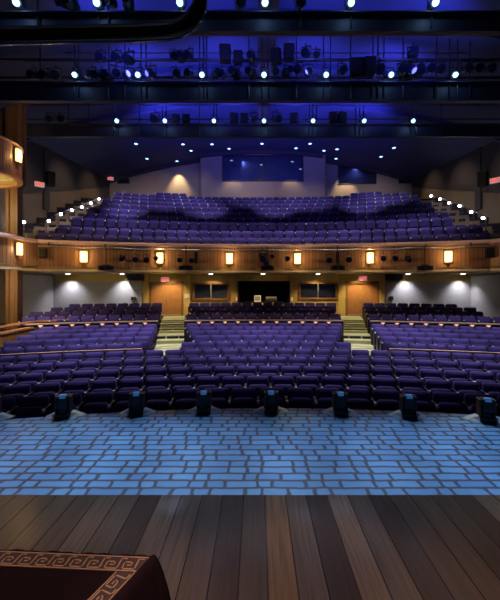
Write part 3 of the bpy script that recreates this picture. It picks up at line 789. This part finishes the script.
for i, (px, w) in enumerate(((43, 'left'), (196, 'middle'), (337.5, 'centre right'), (489.5, 'right'))):
    p, th = on_front(px, .16); p.z = zat(253 if i in (0, 3) else 258, p.y)
    nm = {'left': 'small black loudspeaker on the balcony front near the left pillar', 'right': 'small black loudspeaker at right end of balcony front',
          'middle': 'slim black loudspeaker on balcony front between second and third lamps', 'centre right': 'slim black loudspeaker on balcony front between fourth and fifth lamps'}[w]
    o = black_fix('box', p, nm, 'loudspeakers on the balcony front', .8); o.rotation_euler[2] = -th
    if i in (1, 2): o.scale = (.4, .6, 1.1)
mon = None
for i, px in enumerate((106, 186, 267.5, 337.5, 425)):
    p, th = on_front(px, .3); p.z = zat(268, p.y)
    lab = 'flat black projector box hanging below the balcony front, %s from left' % ORD[i+1]
    if mon: dup(mon, p, -th, lab, 'boxes hung below the balcony front'); continue
    mon = t = thing('hanging_projector', lab, 'projector', p, -th, 'boxes hung below the balcony front')
    MB().box((0, 0, 0), (.58, .36, .19), bevel=.02).done('housing', 'black', t)
    for xx in (-.13, .13): MB().cyl((xx, -.19, 0), (xx, -.17, 0), .06, n=12).done('lens', 'pane', t)
    MB().cyl((0, 0, .09), (0, 0, .92), .022, n=8).box((0, .0, .12), (.3, .05, .05)).done('hanger', 'pipe', t)

# exit signs
def text_mesh(body, size, depth):
    cu = bpy.data.curves.new('lettering', 'FONT'); cu.body = body; cu.size = size; cu.extrude = depth; cu.align_x = 'CENTER'; cu.align_y = 'CENTER'; cu.offset = size*.02
    ob = bpy.data.objects.new('lettering', cu); COL.objects.link(ob); dg = bpy.context.evaluated_depsgraph_get(); dg.update()
    me = bpy.data.meshes.new_from_object(ob.evaluated_get(dg)); bpy.data.objects.remove(ob); return me
EX = text_mesh('EXIT', .20, .008)
def exit_sign(loc, rz, label):
    t = thing('exit_sign', label, 'exit sign', loc, rz)
    MB().box((0, 0, 0), (.46, .08, .27), bevel=.01).done('housing', 'sign_face', t)
    me = EX.copy(); me.materials.clear(); me.materials.append(M['exit_red'])
    o = bpy.data.objects.new('lettering', me); COL.objects.link(o); o.parent = t; o.location = (0, -.045, 0); o.rotation_euler = (PI/2, 0, 0); o.scale = (.86, .95, 1); o['label'] = 'red EXIT letters'
for px, py, lab in ((165, 279.5, 'red and white exit sign above the left wooden doors'), (363, 278.5, 'red and white exit sign above the right wooden doors')):
    exit_sign(at(px, py, YB1-.12), 0, lab)
p = at(39.5, 184.5, 18.6); p.x = WL+.32; p.y = -p.x*F/(CX-39.5); p.z = zat(184.5, p.y); exit_sign(p, math.radians(48), 'exit sign on the left balcony side wall, beside the pillar')
p = at(495, 180.5, 18.6); p.x = WR-.32; p.y = p.x*F/(495-CX); p.z = zat(180.5, p.y); exit_sign(p, math.radians(-48), 'exit sign on the right balcony side wall at the picture edge')
p = at(110.5, 178.5, 27.9); exit_sign(p, math.radians(30), 'small exit sign in the far left corner of the balcony')
p = at(418, 175, 27.9); exit_sign(p, math.radians(-30), 'small exit sign in the far right corner of the balcony')
# speakers and vents on the upper walls
def simple(name, cat, label, c, size, m, rz=0, detail=None):
    t = thing(name, label, cat, c, rz)
    MB().box((0, 0, 0), size, bevel=min(size)*.1).done('cabinet' if cat == 'loudspeaker' else 'panel', m, t)
    if detail: MB().box((0, -size[1]/2-.005, 0), (size[0]*.88, .012, size[2]*.88)).done('grille', detail, t)
    return t
for px, s, lab in ((50.5, -1, 'tall black loudspeaker on the left balcony side wall'), (482.5, 1, 'tall black loudspeaker on the right balcony side wall')):
    x = (WL+.3) if s < 0 else (WR-.3); y = x*F/(px-CX); simple('wall_loudspeaker', 'loudspeaker', lab, (x, y, zat(179, y)), (.42, .34, .8), 'black', -s*math.radians(50), 'matte_black')
simple('wall_vent', 'vent', 'dark rectangular vent high on the balcony rear wall at left', at(123.5, 181, YB2-.08), (.95, .1, .42), 'black', 0, 'matte_black')
simple('wall_vent', 'vent', 'dark rectangular vent high on the balcony rear wall at right', at(405, 180.5, YB2-.08), (1.0, .1, .45), 'black', 0, 'matte_black')
simple('notice', 'notice', 'small pale round notice low on the balcony rear wall at left', at(123.5, 193, YB2-.03), (.42, .03, .36), 'grey_wall')
simple('wall_loudspeaker', 'loudspeaker', 'long black loudspeaker above the grey panel, left of the left doors', at(134.5, 277.3, YB1-.25), (.95, .3, .36), 'black', 0, 'matte_black')
simple('wall_loudspeaker', 'loudspeaker', 'long black loudspeaker above the grey panel, right of the right doors', at(394, 277, YB1-.25), (.95, .3, .36), 'black', 0, 'matte_black')
simple('wall_box', 'box', 'small black box on the grey panel left of the doors', at(133.5, 298.5, YB1-.1), (.28, .06, .2), 'black')
simple('wall_box', 'box', 'small black box on the grey panel right of the doors', at(391, 298, YB1-.1), (.28, .06, .2), 'black')
simple('notice', 'notice', 'small white notice on the ochre pier beside the left doors', at(187, 296, YB1-.15), (.3, .02, .25), 'white')
# control desk in the dark opening
p = at(264, 303, 21.6)
t = thing('control_desk', 'dark control desk in the opening under the balcony', 'desk', (p.x, 21.6, REAR[3][1]))
MB().box((0, 0, .72), (2.4, .6, .05)).done('desktop', 'black', t)
for sx in (-1.1, 1.1): MB().box((sx, 0, .35), (.06, .55, .70)).done('leg', 'black', t)
q = at(257.5, 299.5, 21.6); zt = REAR[3][1]+.745
t = thing('equipment_case', 'pale grey equipment case on the control desk', 'case', (q.x, 21.55, zt))
MB().box((0, 0, .20), (.42, .3, .40), bevel=.03).done('case_body', 'white', t); MB().box((0, -.155, .22), (.3, .012, .24)).done('front_panel', 'grey_wall', t)
t = thing('mixing_desk', 'dark sloped mixing desk beside the pale case', 'mixing desk', (q.x+.85, 21.55, zt))
MB().box((0, 0, .10), (.7, .4, .12), rx=math.radians(14), bevel=.015).done('console', 'pipe', t); MB().box((0, .19, .22), (.66, .03, .2)).done('meter_bridge', 'grey_wall', t)
# light brackets on the ochre piers beside the opening
for px, s in ((236.5, 'left'), (292, 'right')):
    p = at(px, 298, YB1-.07)
    t = thing('wall_uplight', 'small orange lit wall fitting %s of the dark opening' % s, 'wall lamp', p)
    MB().box((0, 0, 0), (.10, .08, .34), bevel=.02).done('body', 'railwood', t); MB().box((0, -.045, -.05), (.06, .02, .2)).done('diffuser', 'pip', t)

# balcony side stairs: handrails with step lamps, and short guard rails
for sx, pts in ((-1, [(24, 222), (49, 221), (61, 214), (72, 210), (82, 207), (91, 203), (99, 199)]), (1, [(431, 196), (440, 199), (449, 203), (459.5, 206), (471, 212), (483, 218)])):
    xr = XC+sx*10.85; sd = 'left' if sx < 0 else 'right'; W = []
    for px, py in pts:
        y = abs(xr*F/(px-CX)); W.append(Vector((xr, y, zat(py, y))))
    if sx < 0: W[0] = at(24, 222, 17.2)
    ws = sorted(W, key=lambda v: v.y)
    if sx < 0: ws = ws[1:]
    t = thing('stair_handrail', 'sloping handrail of the balcony stair on the %s' % sd, 'handrail', (xr, ws[0].y, ws[0].z-1.0)); inv = Matrix.Translation(-t.location)
    off = Vector((sx*.14, 0, .04))
    b = MB().tube([v+off for v in ws], .025, 8); bmesh.ops.transform(b.bm, matrix=inv, verts=b.bm.verts); b.done('rail', 'pipe', t, True)
    for v in ws:
        b = MB().cyl(v+off, v+off-Vector((0, 0, 1.0)), .018, n=8); bmesh.ops.transform(b.bm, matrix=inv, verts=b.bm.verts); b.done('post', 'pipe', t)
    n = len(W)
    for i, v in enumerate(W):
        q = thing('stair_lamp', 'bright white stair lamp on the %s balcony stair, %s from left' % (sd, ORD[i+1]), 'stair lamp', v, 0, 'stair lamps on the balcony sides')
        MB().sphere((0, 0, 0), .072, 12).done('bulb', 'step_bulb', q); MB().cyl((0, 0, .03), (0, 0, .10), .06, .035, 10).done('cap', 'black', q)
        if i == 0 and sx < 0: MB().cyl((0, 0, .05), (-.0, .0, -1.1), .02, n=8).done('post', 'pipe', q)
        point('stair_light', v+Vector((0, -.12, -.05)), 5, (.85, .9, 1), .05)
    y0 = 15.0
    t = thing('guard_rail', 'short silver guard rail at the %s end of the balcony front' % sd, 'railing', (XC+sx*9.95, 15.9, ZF1))
    for k in range(3): MB().cyl((-.85, 0, .12+.2*k), (.85, 0, .12+.2*k), .018, n=8).done('rail', 'steel', t)
    for k in (-.85, -.28, .28, .85): MB().cyl((k, 0, -.05), (k, 0, .62), .02, n=8).done('post', 'steel', t)

# ------------------------------------------------------------------ floor units at the stage lip
fl = None
for i, (px, py) in enumerate(((-9, 420), (64, 417), (137, 414), (204, 412.5), (271, 412.5), (340, 414), (408, 417), (486, 421))):
    d = H*F/(py-CY); p = at(px, py, d); p.z = 0
    th = math.atan2(p.x-XC, p.y-YC)
    lab = 'black floor spotlight on the stage lip, %s' % ('cut by the left edge of the picture' if i == 0 else ORD[i]+' whole one from left')
    if fl: dup(fl, p, -th, lab, 'floor spotlights along the stage lip'); continue
    fl = t = thing('floor_spotlight', lab, 'floor spotlight', p, -th, 'floor spotlights along the stage lip')
    MB().box((0, 0, .045), (.20, .22, .09), bevel=.012).cyl((0, 0, .09), (0, 0, .13), .09, n=16).done('base', 'black', t)
    for s in (-1, 1): MB().box((s*.105, 0, .22), (.028, .14, .26), bevel=.01).done('yoke_arm', 'brownside', t)
    h = MB().box((0, .0, .25), (.165, .17, .22), bevel=.035).done('head', 'black', t, True)
    MB().box((0, -.06, .35), (.095, .06, .06), bevel=.012).done('lens', 'lens', t)['label'] = 'blue lit lens'
    for s in (-1, 1):
        b = MB(); P = [(s*.115, -.09), (s*.27, -.0), (s*.30, .10), (s*.115, .12)]
        A = [b.bm.verts.new((x, y, .002)) for x, y in P]; tp = [b.bm.verts.new((s*.115, -.05, .085)), b.bm.verts.new((s*.19, .01, .05)), b.bm.verts.new((s*.19, .08, .05)), b.bm.verts.new((s*.115, .09, .085))]
        b.bm.faces.new(A); b.bm.faces.new(tp)
        for k in range(4): b.bm.faces.new((A[k], A[(k+1) % 4], tp[(k+1) % 4], tp[k]))
        b.done('cable_cover', 'paleskirt', t)['label'] = 'pale fabric cable cover'

# ------------------------------------------------------------------ draped velvet in the foreground
ZT = .50
cor = [Vector((-.622, 2.105)), Vector((-1.72, 2.165)), Vector((-2.1, .75)), Vector((-1.16, .80))]
t = thing('draped_cloth', 'dark maroon velvet cloth with bronze Greek key border over a low block', 'cloth', (-1.4, 1.5, 0)); inv = Matrix.Translation((1.4, -1.5, 0))
def offs(o):
    """outline pushed outward with rounded corners"""
    out = []; n = 4; cen = sum(cor, Vector((0, 0)))/4
    for i in range(n):
        p0, p1, p2 = cor[i-1], cor[i], cor[(i+1) % n]
        e1 = (p1-p0).normalized(); e2 = (p2-p1).normalized()
        n1 = Vector((e1.y, -e1.x)); n2 = Vector((e2.y, -e2.x))
        if n1.dot(p1-cen) < 0: n1 = -n1
        if n2.dot(p1-cen) < 0: n2 = -n2
        for k in range(7):
            v = (n1*(1-k/6)+n2*(k/6)).normalized(); out.append(p1-(n1+n2).normalized()*.02+v*(o+.02))
        L = (p2-p1).length; m = int(L/.03)
        for k in range(1, m): out.append(p1+(p2-p1)*k/m+n2*o)
    return out
b = MB(); rings = []
rnd = random.Random(3)
ph = None
for o_, z in ((-.01, ZT), (.008, ZT-.004), (.022, ZT-.016), (.034, ZT-.045), (.055, ZT-.11), (.082, ZT-.22), (.105, ZT-.36), (.12, .005)):
    O = offs(o_); amp = max(0, (ZT-z))*.05
    ring = []
    for i, p in enumerate(O):
        nrm = (p-Vector((-1.35, 1.5))).normalized()
        w = amp*(math.sin(i*.55)+.6*math.sin(i*.93+1.3))
        zz = z + (.004*math.sin(i*1.7)+.003*math.sin(i*.8) if 0 < ZT-z < .03 else 0)
        ring.append(b.bm.verts.new((p.x+nrm.x*w, p.y+nrm.y*w, zz)))
    rings.append(ring)
m_ = len(rings[0])
for A, B in zip(rings, rings[1:]):
    for k in range(m_): b.bm.faces.new((A[k], A[(k+1) % m_], B[(k+1) % m_], B[k]))
b.bm.faces.new(rings[0])
bmesh.ops.transform(b.bm, matrix=inv, verts=b.bm.verts); b.done('velvet', 'maroon', t, True)
# Greek key border: ground band, edge cords and a meander, laid along two edges
def greek(p_corner, p_end, inward, first, w=.112):
    e = (p_end-p_corner); L = e.length; e = e.normalized(); nn = Vector((-e.y, e.x))
    if nn.dot(inward) < 0: nn = -nn
    def P(u, v, z): q = p_corner+e*u+nn*v; return (q.x+1.4, q.y-1.5, z)
    phi = e.angle(inward.normalized()); cph, sph = math.cos(phi), math.sin(phi)
    def u_at(v): return v*cph/sph+.014 if first else (w+.014+v*cph)/sph
    g = MB()
    g.quad([P(u_at(.012), .012, ZT+.0015), P(L, .012, ZT+.0015), P(L, .012+w, ZT+.0015), P(u_at(.012+w), .012+w, ZT+.0015)])
    g.done('border_band', 'band', t)
    k = MB()
    def seg(u0, v0, u1, v1, th=.0075):
        u0, u1 = sorted((u0, u1)); v0, v1 = sorted((v0, v1))
        c = [(u0-th/2, v0-th/2), (u1+th/2, v0-th/2), (u1+th/2, v1+th/2), (u0-th/2, v1+th/2)]
        A = [k.bm.verts.new(P(*q, ZT+.0016)) for q in c]; B = [k.bm.verts.new(P(*q, ZT+.004)) for q in c]
        k.bm.faces.new(B)
        for i in range(4): k.bm.faces.new((A[i], A[(i+1) % 4], B[(i+1) % 4], B[i]))
    a0, a1 = .018, .018+w-.012
    seg(u_at(a0)+.006, a0, L, a0, .007); seg(u_at(a1)+.006, a1, L, a1, .007)
    lo_, hi_ = a0+.013, a1-.013; hh = hi_-lo_; s = hh/4
    u = u_at(a1)+.02
    per = 5.6*s
    while u+per < L:
        # one meander hook
        pts = [(0, 0), (0, 4), (4, 4), (4, 1.4), (1.5, 1.4), (1.5, 2.6), (2.7, 2.6)]
        for (x0, y0), (x1, y1) in zip(pts, pts[1:]): seg(u+x0*s, lo_+y0*s, u+x1*s, lo_+y1*s)
        seg(u-1.6*s, lo_, u, lo_)
        seg(u+4*s, lo_+1.4*s, u+4*s, lo_+1.4*s)
        u += per
    k.done('greek_key_braid', 'gold', t)
greek(cor[0], cor[1], cor[3]-cor[0], True); greek(cor[0], cor[3], cor[1]-cor[0], False)

# ------------------------------------------------------------------ black flown pipe frame, top left
pts = [(-6, 3.6, zat(38, 3.6)), (-3, 3.6, zat(38, 3.6)), (-1.2, 3.6, zat(34.5, 3.6))]
cx0, rc = at(166, 0, 3.6).x, .36
z0 = zat(33, 3.6)
pts.append((cx0, 3.6, z0))
for k in range(1, 10):
    a = math.radians(90*k/9); pts.append((cx0+rc*math.sin(a), 3.6, z0+rc*(1-math.cos(a))))
pts += [(cx0+rc+.02, 3.6, z0+1.0), (cx0+rc+.02, 3.6, z0+3.2)]
t = thing('flown_frame', 'thick glossy black pipe with rounded corner hanging at the top left', 'pipe frame', (cx0, 3.6, z0)); inv = Matrix.Translation(-t.location)
b = MB().tube(pts, .072, 16); bmesh.ops.transform(b.bm, matrix=inv, verts=b.bm.verts); b.done('tube', 'black_gloss', t, True)
b = MB().tube([(x+(.0 if i < 4 else -.03), y-.07, z+.045) for i, (x, y, z) in enumerate(pts)], .014, 8); bmesh.ops.transform(b.bm, matrix=inv, verts=b.bm.verts); b.done('edge_trim', 'steel', t, True)

# ------------------------------------------------------------------ lights
BL = (.50, .66, 1.0)
for d, p, i in LAMPS:                            # every glowing lamp throws a little light round itself
    point('lamp_glow', p+Vector((0, -.16, -.03)), 5, (.30, .55, 1), .05)
for i in range(11):                              # narrow bridge spotlights side by side on the cobbled apron
    x = XC-5.5+1.1*i; spot('apron_spot', (x*.9, 8.9, 9.5), (x, 4.3, 0), 2200 if 1 < i < 9 else 1700, (.62, .80, 1.0), 17.5, .7, .08)
for x, y in ((.58, 5.6), (3.2, 5.5), (-2.9, 5.4)): spot('warm_special', (x*1.2, 8.7, 9.5), (x, y, 0), 900, (1, .80, .45), 6, 1, .06)
for px, py, pw in ((172, 505, 5000), (308, 513, 2200), (341, 506, 2200)):    # added pencil spots imitating lamp reflections on the boards
    d = H*F/(py-CY); p = at(px, py, d); spot('reflection_spot', (p.x*1.4, 8.9, 9.5), (p.x, d, 0), pw, (.25, .45, 1), 1.6, 1, .03)
spot('box_fill', (-4.0, 11.7, 9.2), (-9.1, 12.4, 0), 2200, (1, .82, .58), 24, .8, .1)  # added fill spot to brighten the left parapet
for x in (-1.5, .5, 2.3): spot('stage_fill', (x, -.6, 7.0), (x, 1.55, 0), 1500, (1, .80, .66), 27, .45, .15)  # added unseen spots above the stage, fill for the boards
for x in (-7.5, -2.5, 3.1, 8.1):                 # house light on the stalls from the middle bridge
    spot('stalls_spot', (x, 11.0, 9.2), (x*.9, 11.3, -.3), 2300, (.86, .82, 1.0), 61, .55, .2)
bal = [at(px, 135, 15.85) for px in (117, 165, 214, 264, 313, 364, 413)]
for p in bal: spot('balcony_spot', p, (p.x*1.25, 18.4, 4.4), 600, (.82, .72, 1.0), 62, .9, .05)
for x, y, k in ((-6.2, 23.0, 1), (-3.2, 21.8, 2), (1.2, 22.3, 3), (3.6, 23.5, 4), (6.8, 22.4, 5), (-7.8, 20.8, 0), (9, 24.2, 6), (-9, 24, 0), (-.6, 24.8, 3), (-4.6, 24.8, 2)):
    spot('balcony_special', bal[k], (x, y, 4.9+.53*(y-18.1)+.3), 1500, (.78, .74, 1.0), 30, 1, .05)
for d, pw, dy, dz in ((10.2, 230, 2.4, 3), (13.2, 340, 2.4, 3), (16.6, 900, 4.5, 3.2)):       # blue wash on the vault from fittings lying on the bridges
    for x in (-4.6, -1.2, 2.0, 5.2):
        spot('blue_wash', (x, d, 9.25), (x, d+dy, 9.25+dz), pw, (.10, .11, 1.0), 125 if d < 15 else 95, .8, .15)
for px in (68, 122, 408, 463):                   # scallops on the grey panels
    p = at(px, 275, YB1-.5); spot('scallop', (p.x, YB1-.5, ZF0-.07), (p.x, YB1-.35, .6), 240, (.95, .93, 1.0), 108, 1, .05)
for px in (165.5, 211, 263, 318, 363):
    p = at(px, 275, 19.7); spot('under_balcony', (p.x, 19.7, ZF0-.08), (p.x, 20.5, .8), 210, (1, .72, .34), 105, .7, .08)
for px in (70, 165, 211, 318, 363, 440):
    p = at(px, 275, 18); spot('under_balcony', (p.x, 18.0, ZF0-.08), (p.x, 18.2, .4), 50, (1, .80, .6), 130, .7, .1)
spot('pane_blue_fill', (XC-1.5, DBo+.5, 12.0), (XC, DBo+.7, 10), 60, (.25, .3, 1), 110, .7, .05)  # added lamp behind the glass, standing in for blue reflections
spot('pane_blue_fill', (at(357, 165, YB2).x, YB2+.35, 12.0), (at(357, 165, YB2).x, YB2+.6, 10.2), 60, (.25, .3, 1), 110, .7, .05)  # same added blue lamp behind the right-hand window
for sx in (-1, 1):
    for R_, pw in ((27.6, 120), (30.2, 60)): x, y = pol(R_, sx*(ai(R_)+.56)/R_); spot('aisle_spot', (x, y, ZF0+(-.1 if R_ > 28 else 1.0)), (x, y-.2, 0), pw, (1, .96, .74), 46, .7, .08)
for px in (177, 347):
    p = at(px, 160, 27.95); spot('wall_cone', (p.x, 27.95, ceil_z(p.x, 27.95)-.2), (p.x, 28.6, 9.0), 700, (1, .78, .46), 64, .8, .06)
for px in (232, 292): p = at(px, 184, 26.7); spot('booth_cone', (p.x, 26.75, 10.9), (p.x, 27.2, 8.4), 60, (1, .8, .5), 100, .7, .06)
for sx in (-1, 1):
    for y, pw in ((17.4, 170), (21.5, 170), (25.2, 120)): spot('side_wall_light', (XC+sx*9.6, y, 10.4), (XC+sx*12.3, y, 6.2+(y-17.4)*.3), pw, (1, .74, .46), 75, .9, .1)
    spot('back_wall_light', (XC+sx*7.5, 24.5, 11.0), (XC+sx*8.5, 28.6, 9.6), 90, (1, .78, .55), 60, .9, .1)
spot('back_wall_light', (XC, 23.5, 11.2), (XC, 27.3, 10.0), 110, (1, .75, .55), 80, .9, .1)
point('box_fill', (-11.2, 12.6, 5.4), 170, (1, .74, .32), .08)  # added fill inside the left box
spot('box_fill', (-8.2, 12.4, 8.9), (-10.8, 15.3, 9.2), 50, (1, .74, .44), 60, .9, .1)  # added fill on the timber above the upper box
spot('box_fill', (-10.0, 12.6, ZF0-.12), (-10.0, 14.8, .9), 300, (1, .78, .45), 120, .8, .1)  # added fill for the left pillar below the box
for px in (60, 165, 267, 363, 470):
    p, th = on_front(px, 2.4); spot('front_wash', (p.x, p.y, 8.8), (p.x, p.y+2.4, 3.4), 330, (1, .76, .52), 60, .8, .1)

# ------------------------------------------------------------------ world, camera, view
w = bpy.data.worlds.new('World'); S.world = w; w.use_nodes = True
w.node_tree.nodes['Background'].inputs[0].default_value = (.10, .12, .22, 1); w.node_tree.nodes['Background'].inputs[1].default_value = .04
cd = bpy.data.cameras.new('Camera'); cam = bpy.data.objects.new('Camera', cd); COL.objects.link(cam)
cam.location = (0, 0, H); cam.rotation_euler = (PI/2, 0, 0)
cd.sensor_fit = 'HORIZONTAL'; cd.sensor_width = 36; cd.lens = F/500*36; cd.shift_x = (250-CX)/500; cd.shift_y = (CY-300)/500; cd.clip_end = 200
S.camera = cam
vs_ = S.view_settings; vs_.view_transform = 'Standard'; vs_.look = 'None'; vs_.gamma = 1; vs_.use_curve_mapping = False; vs_.exposure = 0
